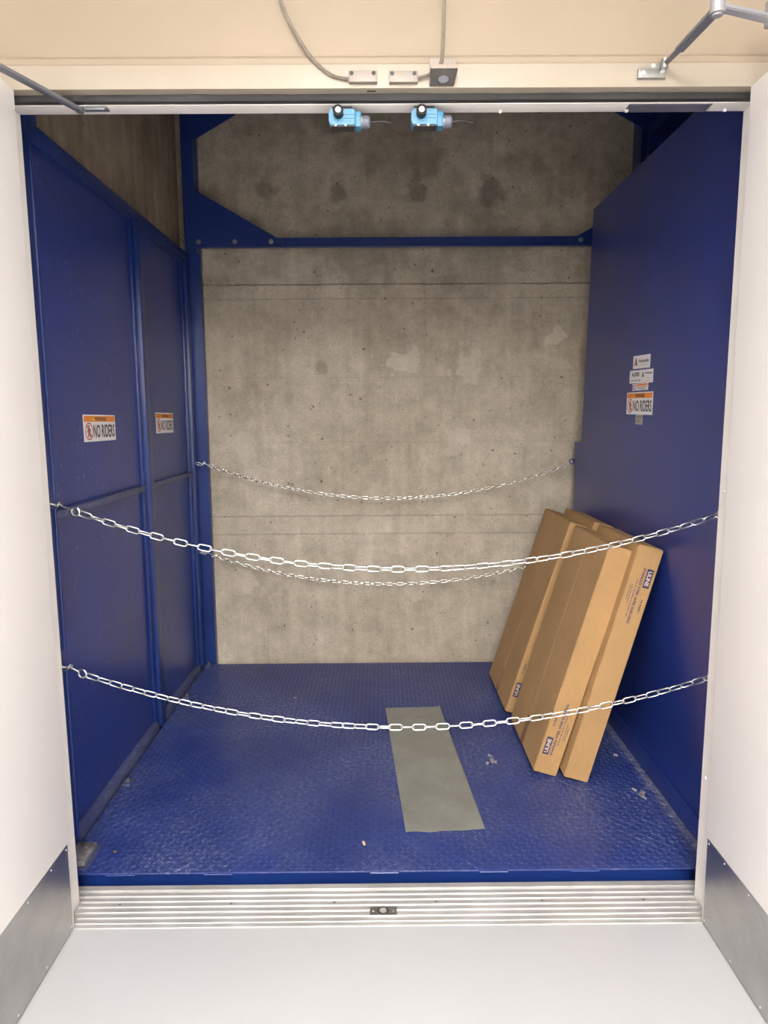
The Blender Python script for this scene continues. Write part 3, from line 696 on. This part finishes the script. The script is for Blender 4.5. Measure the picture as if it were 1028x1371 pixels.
def no_riders(label, side, y0, y1, z0, z1, rot=0.0):
    Mx, w_, h = sign_frame(side, y0, y1, z0, z1, rot)
    t = thing('warning_sign', label, 'sign', Mx.translation)
    bm = B(); rect(bm, Mx, 0, w_, 0, h, 0, 0.0006); obj('sign_face', bm, 'sign_white', t)
    bm = B(); rect(bm, Mx, w_*.018, w_*.982, h*0.735, h*0.955, 0.0006, 0.0009); bnd = obj('orange_band', bm, 'sign_orange', t)
    obj('lettering', fit_text('WARNING', Mx @ Matrix.Translation((w_*0.34, h*0.845, 0.0012)), w_*0.36, h*0.15, 0.03), 'sign_black', bnd, recalc=False)
    bm = B(); tri(bm, Mx, [(w_*.27, h*.77), (w_*.325, h*.77), (w_*.2975, h*.92)], 0.0010); obj('alert_triangle', bm, 'sign_yellow', bnd)
    obj('lettering', fit_text('NO RIDERS', Mx @ Matrix.Translation((w_*0.285, h*0.385, 0.0010)), w_*0.68, h*0.50, 0.025), 'sign_black', t, recalc=False)
    bm = B(); ringflat(bm, Mx, w_*0.155, h*0.385, w_*0.115, h*0.325, h*0.05, 0.0011)
    tri(bm, Mx, [(w_*.075, h*.60), (w_*.095, h*.63), (w_*.235, h*.17), (w_*.215, h*.14)], 0.0010)
    rg = obj('prohibition_ring', bm, 'sign_red', t, recalc=False)
    bm = B(); rx, cyy = w_*0.155, h*.385
    ringflat(bm, Mx, rx, h*.57, w_*.018, h*.05, h*.049, 0.0008)
    rect(bm, Mx, rx-w_*.02, rx+w_*.02, h*.34, h*.51, 0.0006, 0.0008)
    tri(bm, Mx, [(rx-w_*.02, h*.50), (rx-w_*.055, h*.36), (rx-w_*.04, h*.34), (rx-w_*.012, h*.45)], .0006)
    tri(bm, Mx, [(rx+w_*.02, h*.50), (rx+w_*.055, h*.38), (rx+w_*.04, h*.36), (rx+w_*.012, h*.45)], .0006)
    tri(bm, Mx, [(rx-w_*.02, h*.345), (rx+w_*.004, h*.345), (rx-w_*.018, h*.17), (rx-w_*.04, h*.17)], .0006)
    tri(bm, Mx, [(rx-w_*.002, h*.345), (rx+w_*.02, h*.345), (rx+w_*.04, h*.17), (rx+w_*.02, h*.17)], .0006)
    obj('figure', bm, 'sign_black', t)
no_riders('orange and white NO RIDERS sign on the nearer sheet of the left panel', -1, 0.684, 1.005, 1.479, 1.583, -0.005)
no_riders('orange and white NO RIDERS sign on the farther sheet of the left panel', -1, 1.552, 1.848, 1.491, 1.595, -0.006)
no_riders('orange and white NO RIDERS sign, large one in the sticker column on the right panel', 1, 1.258, 0.947, 1.571, 1.668, -0.015)
def logoA(bmk, bmr, Mx, x, y, w_, h):
    tri(bmr, Mx, [(x, y), (x+w_*.25, y), (x+w_*.62, y+h*.9), (x+w_*.45, y+h)], .0006)
    tri(bmk, Mx, [(x+w_*.42, y+h*.85), (x+w_*.58, y+h), (x+w_, y), (x+w_*.72, y)], .0006)
    tri(bmk, Mx, [(x+w_*.38, y+h*.18), (x+w_*.42, y+h*.33), (x+w_*.66, y+h*.33), (x+w_*.66, y+h*.18)], .0006)
Mx, w_, h = sign_frame(1, 1.195, 0.995, 1.770, 1.826, -0.03)
t = thing('maker_sticker', 'white sticker with a red and black A logo, topmost in the right panel column', 'sticker', Mx.translation)
bm = B(); rect(bm, Mx, 0, w_, 0, h, 0, .0006); obj('sticker_face', bm, 'sign_white', t)
k_, r_ = B(), B(); logoA(k_, r_, Mx, w_*.06, h*.22, w_*.22, h*.6); obj('logo', k_, 'sign_black', t); obj('logo_stripe', r_, 'sign_red', t)
obj('lettering', merge(fit_text('Autoquip', Mx @ Matrix.Translation((w_*.33, h*.55, .0009)), w_*.60, h*.33, .03), fit_text('A MATERIAL LIFT', Mx @ Matrix.Translation((w_*.34, h*.27, .0009)), w_*.56, h*.05, 0)), 'sign_black', t, recalc=False)
Mx, w_, h = sign_frame(1, 1.233, 0.956, 1.708, 1.764, -0.025)
t = thing('capacity_sticker', 'white capacity sticker reading 4,000, second from the top on the right panel', 'sticker', Mx.translation)
bm = B(); rect(bm, Mx, 0, w_, 0, h, 0, .0006); obj('sticker_face', bm, 'sign_white', t)
k_, r_ = B(), B(); logoA(k_, k_, Mx, w_*.53, h*.42, w_*.11, h*.42); obj('logo', k_, 'sign_black', t); r_.free()
obj('lettering', merge(fit_text('4,000', Mx @ Matrix.Translation((w_*.11, h*.65, .0009)), w_*.32, h*.42, .03),
    fit_text('CAPACITY, LBS.', Mx @ Matrix.Translation((w_*.05, h*.2, .0009)), w_*.46, h*.18, .02),
    fit_text('Autoquip', Mx @ Matrix.Translation((w_*.67, h*.72, .0009)), w_*.30, h*.24, .03),
    fit_text('SERIAL NO', Mx @ Matrix.Translation((w_*.73, h*.36, .0009)), w_*.18, h*.06, 0), fit_text('MODEL NO', Mx @ Matrix.Translation((w_*.73, h*.14, .0009)), w_*.18, h*.06, 0)), 'sign_black', t, recalc=False)
Mx, w_, h = sign_frame(1, 1.195, 1.006, 1.674, 1.704, -0.01)
t = thing('caution_sticker', 'small orange banded sticker between the capacity sticker and the NO RIDERS sign', 'sticker', Mx.translation)
bm = B(); rect(bm, Mx, 0, w_, 0, h, 0, .0006); obj('sticker_face', bm, 'sign_white', t)
bm = B(); rect(bm, Mx, w_*.3, w_*.97, h*.62, h*.93, .0006, .0008); obj('orange_band', bm, 'sign_orange', t)
bm = B(); ringflat(bm, Mx, w_*.20, h*.5, w_*.07, h*.4, h*.16, .0008); obj('blue_symbol', bm, 'sign_blue', t, recalc=False)
bm = B(); rect(bm, Mx, w_*.02, w_*.09, h*.1, h*.9, .0006, .0008); obj('red_stripe', bm, 'sign_red', t)
bm = B(); rect(bm, Mx, w_*.32, w_*.93, h*.42, h*.5, .0006, .0008); rect(bm, Mx, w_*.42, w_*.85, h*.16, h*.24, .0006, .0008); obj('fine_print', bm, 'sign_black', t)
Mx, w_, h = sign_frame(1, 1.138, 1.052, 1.526, 1.569, -0.01)
t = thing('small_label', 'tiny silver label stuck just below the lowest sign on the right panel', 'label', Mx.translation)
bm = B(); rect(bm, Mx, 0, w_, 0, h, 0, .0006); obj('label_face', bm, 'sign_grey', t)
bm = B()
for q in (.8, .62, .44, .26): rect(bm, Mx, w_*.12, w_*(.85 if q != .44 else .6), h*q-.001, h*q+.001, .0006, .0008)
obj('fine_print', bm, 'sign_black', t)

# ================================================================== LIMIT SWITCHES
def limit_switch(x, label):
    t = thing('limit_switch', label, 'switch', (x, 0.11, 2.36), group='limit switches under the door head')
    z0, z1 = 2.359, 2.402; start = len(C.objects)
    bm = B(); prism(bm, [(x+.004, .095, z0), (x-.001, .095, z0+.012), (x-.001, .095, z1-.010), (x+.004, .095, z1), (x+.070, .095, z1), (x+.070, .095, z0)], (0, .045, 0)); bmesh.ops.bevel(bm, geom=list(bm.edges), offset=.0015, segments=2, affect='EDGES')
    obj('switch_body', bm, 'switch_blue', t, smooth=True)
    bm = B(); box(bm, x+.004, x+.068, .093, .130, z0-.0045, z0-.0002, bev=.001); obj('cover_plate', bm, 'black', t)
    bm = B()
    for q in (.018, .045): cyl(bm, (x+q, .0925, z0-.001), (x+q, .0905, z0-.001), .0028, 10)
    obj('screw', bm, 'sign_white', t)
    bm = B(); box(bm, x+.006, x+.066, .0935, .0952, z0+.001, z0+.009, bev=.0006); box(bm, x+.030, x+.068, .0935, .0952, z0+.018, z0+.020); box(bm, x+.030, x+.068, .0935, .0952, z0+.027, z0+.029); obj('housing_rib', bm, 'switch_blue', t)
    bm = B(); box(bm, x+.0705, x+.087, .098, .135, z0-.002, z1-.006, bev=.0015); obj('side_housing', bm, 'switch_dark', t, smooth=True)
    bm = B(); cyl(bm, (x+.087, .115, z0+.015), (x+.091, .115, z0+.015), .016, 20); obj('gland_collar', bm, 'beige_box', t, smooth=True)
    bm = B(); tube(bm, [(x+.0915, .115, z0+.015), (x+.107, .115, z0+.015), (x+.112, .115, z0+.015)], .016, 20, radii=[.0165, .0165, .012]); obj('cable_gland', bm, 'gland', t, smooth=True)
    bm = B(); cyl(bm, (x+.026, .097, z1-.014), (x+.026, .074, z1-.012), .0135, 24); torus(bm, (x+.026, .074, z1-.012), (0,1,0), .0115, .003); obj('roller', bm, 'black', t, smooth=True)
    bm = B(); cyl(bm, (x+.026, .0735, z1-.012), (x+.026, .071, z1-.012), .0075, 18); cyl(bm, (x+.026, .071, z1-.012), (x+.026, .069, z1-.012), .004, 12); obj('roller_hub', bm, 'cast', t, smooth=True)
    bm = B(); pts = [(x+.112+.012*k, .115+.003*k, z0+.015+.006*math.sin(k*.5)) for k in range(6)]; tube(bm, pts, .0014, 6); obj('cable', bm, 'black_rubber', t, smooth=True)
    bm = B(); box(bm, x+.008, x+.062, .1085, .122, z1-.001, 2.4125); obj('mounting_plate', bm, 'black', t)
    for ch in t.children_recursive: ch.data.transform(Matrix.Translation((0, -0.045, 0)))

for o, l in ((-0.148, 'light blue roller limit switch under the door head, the left one of two'), (0.078, 'light blue roller limit switch under the door head, the right one of two')): limit_switch(o, l)

# ================================================================== CONTACTS, CONDUITS, BRACKET
def contact(x0, x1, z0, z1, label):
    t = thing('door_contact', label, 'sensor', ((x0+x1)/2, -0.004, z0))
    bm = B(); box(bm, x0, x1, -0.020, -0.0045, z0, z1, bev=.0015); h_ = obj('housing', bm, 'beige_box', t, smooth=True)
    for q in (.10, .88):
        xx = x0+(x1-x0)*q
        bm = B(); cyl(bm, (xx, -.0198, z1-.007), (xx, -.0208, z1-.007), .0052, 16); cyl(bm, (xx, -.0206, z1-.007), (xx, -.0213, z1-.007), .003, 6); obj('screw', bm, 'black', t)
contact(-0.090, -0.016, 2.439, 2.467, 'pale grey door contact block on the frame head, left of the pair')
contact(0.016, 0.091, 2.438, 2.466, 'pale grey door contact block on the frame head, next to the metal bracket')
def conduit(label, ctrl, r=0.0042, amp=0.0009, pitch=0.0042):
    # catmull-rom through ctrl then corrugate
    P_ = [Vector(c) for c in ctrl]; P_ = [P_[0]*2-P_[1]]+P_+[P_[-1]*2-P_[-2]]; pts = []
    for i in range(1, len(P_)-2):
        for k in range(24):
            t_ = k/24; a, b_, c_, d_ = P_[i-1:i+3]
            pts.append(0.5*((2*b_)+(c_-a)*t_+(2*a-5*b_+4*c_-d_)*t_*t_+(3*b_-a-3*c_+d_)*t_**3))
    pts.append(P_[-2])
    out = [pts[0]]; acc = 0
    step = pitch/2
    for i in range(1, len(pts)):
        seg = (pts[i]-pts[i-1]); l = seg.length
        while acc+l >= step:
            tt = (step-acc)/l; q = pts[i-1].lerp(pts[i], tt); out.append(q); pts[i-1] = q; seg = pts[i]-q; l = seg.length; acc = 0
        acc += l
    bm = B(); tube(bm, out, r, 8, radii=[r+(amp if i % 2 else -amp) for i in range(len(out))])
    return tag(obj('flexible_conduit', bm, 'armor', smooth=False), label, 'conduit')
conduit('armoured conduit curving down the tan wall to the left door contact', [(-0.275, -0.006, 2.70), (-0.262, -0.006, 2.635), (-0.235, -0.008, 2.575), (-0.19, -0.010, 2.505), (-0.14, -0.011, 2.462), (-0.091, -0.012, 2.448)])
conduit('armoured conduit hanging straight down the wall behind the aluminium bracket', [(0.162, -0.004, 2.72), (0.160, -0.006, 2.62), (0.157, -0.010, 2.52), (0.153, -0.014, 2.49), (0.142, -0.017, 2.470), (0.125, -0.017, 2.459), (0.092, -0.013, 2.450)], r=.0040)
t = thing('strike_bracket', 'brushed aluminium angle bracket on the frame head beside a door contact', 'bracket', (0.155, -0.02, 2.434))
bm = B(); box(bm, 0.1225, 0.1925, -0.0065, -0.0042, 2.4665, 2.503, bev=.0006); obj('back_plate', bm, 'bracket', t)
bm = B(); box(bm, 0.123, 0.193, -0.052, -0.0202, 2.456, 2.4662, bev=.0008); box(bm, 0.123, .193, -.0200, -.0045, 2.4605, 2.4662); obj('shelf_plate', bm, 'bracket', t)
bm = B(); prism(bm, [(.124, -.050, 2.4555), (.1925, -.050, 2.4555), (.186, -.012, 2.434), (.122, -.012, 2.434)], (0, .004, -.002)); obj('lower_face', bm, 'cast_dark', t)
bm = B()
n = 20; vs = [(0.157+.0135*math.cos(2*PI*k/n), -.030-.0035*0+.009*math.sin(2*PI*k/n), 2.4412+(.030-.0265)*0 - .0051*math.sin(2*PI*k/n)) for k in range(n)]
prism(bm, vs, (0, -.003, -.003)); obj('oval_stud', bm, 'zinc', t)
bm = B()
for xx in (.135, .178): cyl(bm, (xx, -.009, 2.472), (xx, -.0065, 2.472), .003, 10)
obj('screw', bm, 'dirt', t)

# ================================================================== DOOR CLOSER ARMS
def bar(bm, p0, p1, wd, th_, w1=None):
    p0, p1 = Vector(p0), Vector(p1); d = (p1-p0); s = Vector((-d.y, d.x, 0)).normalized(); w1 = w1 or wd
    pts = [p0-s*wd/2, p0+s*wd/2, p1+s*w1/2, p1-s*w1/2]; prism(bm, [q-Vector((0,0,th_/2)) for q in pts], (0, 0, th_))
    bmesh.ops.bevel(bm, geom=list(bm.edges), offset=min(th_, wd)*0.2, segments=2, affect='EDGES')
t = thing('closer_arm', 'silver folding door closer arm at the top right, bolted to the frame head', 'door closer', (0.71, -0.01, 2.455))
bm = B(); box(bm, 0.672, 0.745, -0.016, -0.0045, 2.4475, 2.472, bev=.002); prism(bm, [(.69, -.017, 2.468), (.742, -.017, 2.468), (.742, -.017, 2.482), (.715, -.017, 2.482)], (0, .012, 0)); f_ = obj('mounting_foot', bm, 'cast', t, smooth=True)
bm = B(); cyl(bm, (.684, -.016, 2.458), (.684, -.019, 2.458), .006, 14); cyl(bm, (.735, -.016, 2.462), (.735, -.019, 2.462), .005, 14); cyl(bm, (.708, -.018, 2.474), (.708, -.022, 2.474), .006, 14); obj('screw', bm, 'zinc', f_)
bm = B(); cyl(bm, (.736, -.026, 2.466), (.736, -.026, 2.488), .009, 18); obj('foot_pivot', bm, 'cast', t, smooth=True)
E_ = Vector((0.757, -0.272, 2.478))
bm = B(); bar(bm, (.738, -.030, 2.477), (.745, -.11, 2.477), .013, .008, .018); obj('adjusting_rod', bm, 'grey_arm', t, smooth=True)
bm = B(); bar(bm, (.744, -.095, 2.476), E_, .024, .012, .026); obj('forearm', bm, 'grey_arm', t, smooth=True)
bm = B(); cyl(bm, E_+Vector((0,0,-.010)), E_+Vector((0,0,.020)), .0165, 24); cyl(bm, E_+Vector((0,0,-.010)), E_+Vector((0,0,-.015)), .011, 20); obj('elbow', bm, 'pale_arm', t, smooth=True)
bm = B(); bar(bm, E_+Vector((.004, 0, .004)), (0.958, -0.205, 2.482), .023, .011, .030); obj('main_arm', bm, 'pale_arm', t, smooth=True)
bm = B(); cyl(bm, (.952, -.207, 2.47), (.952, -.207, 2.50), .017, 20); obj('spindle', bm, 'cast', t, smooth=True)
# closer body stands on top of the frame side, outside the picture
bm = B(); box(bm, 0.93, 0.9743, -.36, -.14, 2.50, 2.56, bev=.004); box(bm, .966, .978, -.36, -.30, 2.40, 2.50); obj('closer_body', bm, 'pale_arm', t, smooth=True)
t = thing('holder_arm', 'dark grey flat hold-open arm at the top left of the doorway', 'door closer', (-0.83, 0.045, 2.40))
bm = B(); bar(bm, (-0.829, 0.050, 2.403), (-0.930, -0.215, 2.403), .019, .012, .021); obj('flat_arm', bm, 'grey_arm', t, smooth=True)
bm = B(); bar(bm, (-0.842, .036, 2.4095), (-.925, -.182, 2.4095), .006, .001); obj('arm_top_rib', bm, 'pale_arm', t)
bm = B(); cyl(bm, (-.829, .058, 2.398), (-.829, .058, 2.4125), .010, 18); obj('pivot', bm, 'cast', t, smooth=True)
bm = B(); box(bm, -.822, -.755, .054, .080, 2.408, 2.4125, bev=.001); box(bm, -.815, -.76, .050, .056, 2.402, 2.411, bev=.001); obj('mounting_foot', bm, 'grey_arm', t, smooth=True)
bm = B(); box(bm, -.9745, -.925, -.25, -.19, 2.392, 2.398); obj('door_bracket', bm, 'grey_arm', t)

# ================================================================== CEILING FIXTURES (behind and above the viewer)
for i, (x, y, lx, ly, k) in enumerate(LAMPS):
    t = thing('ceiling_light', ['recessed ceiling light panel nearest the doorway', 'recessed ceiling light panel in the middle of the corridor', 'large recessed ceiling light panel at the back of the corridor'][i], 'light', (x, y, CEIL-0.02))
    bm = B()
    for a in ((x-lx/2-.02, x+lx/2+.02, y-ly/2-.02, y-ly/2), (x-lx/2-.02, x+lx/2+.02, y+ly/2, y+ly/2+.02), (x-lx/2-.02, x-lx/2, y-ly/2, y+ly/2), (x+lx/2, x+lx/2+.02, y-ly/2, y+ly/2)): box(bm, *a, CEIL-.012, CEIL)
    obj('light_frame', bm, 'ceiling', t)
    if k == 1.0: m = MT['lamp']
    else:
        m = MT['lamp'].copy(); m.node_tree.nodes['Principled BSDF'].inputs['Emission Strength'].default_value = LAMP_POWER*k
    bm = B(); box(bm, x-lx/2, x+lx/2, y-ly/2, y+ly/2, CEIL-.008, CEIL-.001); obj('diffuser', bm, m, t)

# ================================================================== BITS ON THE DECK
def chip(name, label, cat, x, y, sx, sy, sz, mat, rot=0, seed=0):
    rnd = random.Random(seed); bm = B(); bmesh.ops.create_icosphere(bm, subdivisions=2, radius=1)
    for v in bm.verts:
        v.co *= rnd.uniform(0.75, 1.1); v.co = Vector((v.co.x*sx, v.co.y*sy, v.co.z*sz))
    bm.transform(Matrix.Translation((x, y, DECK+0.0016+sz*0.8)) @ Matrix.Rotation(rot, 4, 'Z'))
    return tag(obj(name, bm, mat), label, cat)
chip('wood_chip', 'small tan wood splinter on the deck near the front edge', 'debris', -0.085, 0.342, .005, .017, .003, 'wood', 0.3, 1)
chip('nut', 'small dark nut lying on the deck beside the left corner bracket', 'debris', -0.964, 0.305, .0085, .006, .004, 'dirt', 0, 2)
chip('paint_flake', 'tiny pale flake on the deck left of centre toward the back wall', 'debris', -0.49, 1.667, .008, .007, .002, 'crumb', 0, 3)
chip('crumb', 'pale crumb on the deck just left of the rear left carton', 'debris', 0.594, 1.33, .008, .012, .005, 'crumb', 0.4, 4)
chip('crumb', 'pale crumb on the deck to the right of the front cartons', 'debris', 1.035, 0.985, .010, .012, .003, 'crumb', 0.4, 5)
def smear(label, x, y, r, mat, seed):
    # dried splash: a few thin flat drops in one mesh
    rnd = random.Random(seed); bm = B()
    for i in range(9):
        cx, cy = x+rnd.gauss(0, r*.5), y+rnd.gauss(0, r*.9); a = rnd.uniform(.003, .010); pts = []
        for k in range(9): q = a*rnd.uniform(.5, 1.2); pts.append((cx+q*math.cos(2*PI*k/9), cy+q*1.6*math.sin(2*PI*k/9), DECK+.0003))
        prism(bm, pts, (0, 0, .0009))
    return tag(obj('dried_splash', bm, mat), label, 'stain')
smear('tan dried splash on the deck between the metal sheet and the cartons', 0.475, 0.955, .03, 'crumb', 3)
smear('pale dried splash on the deck near the right front edge strip', 1.03, 0.66, .02, 'crumb', 6)
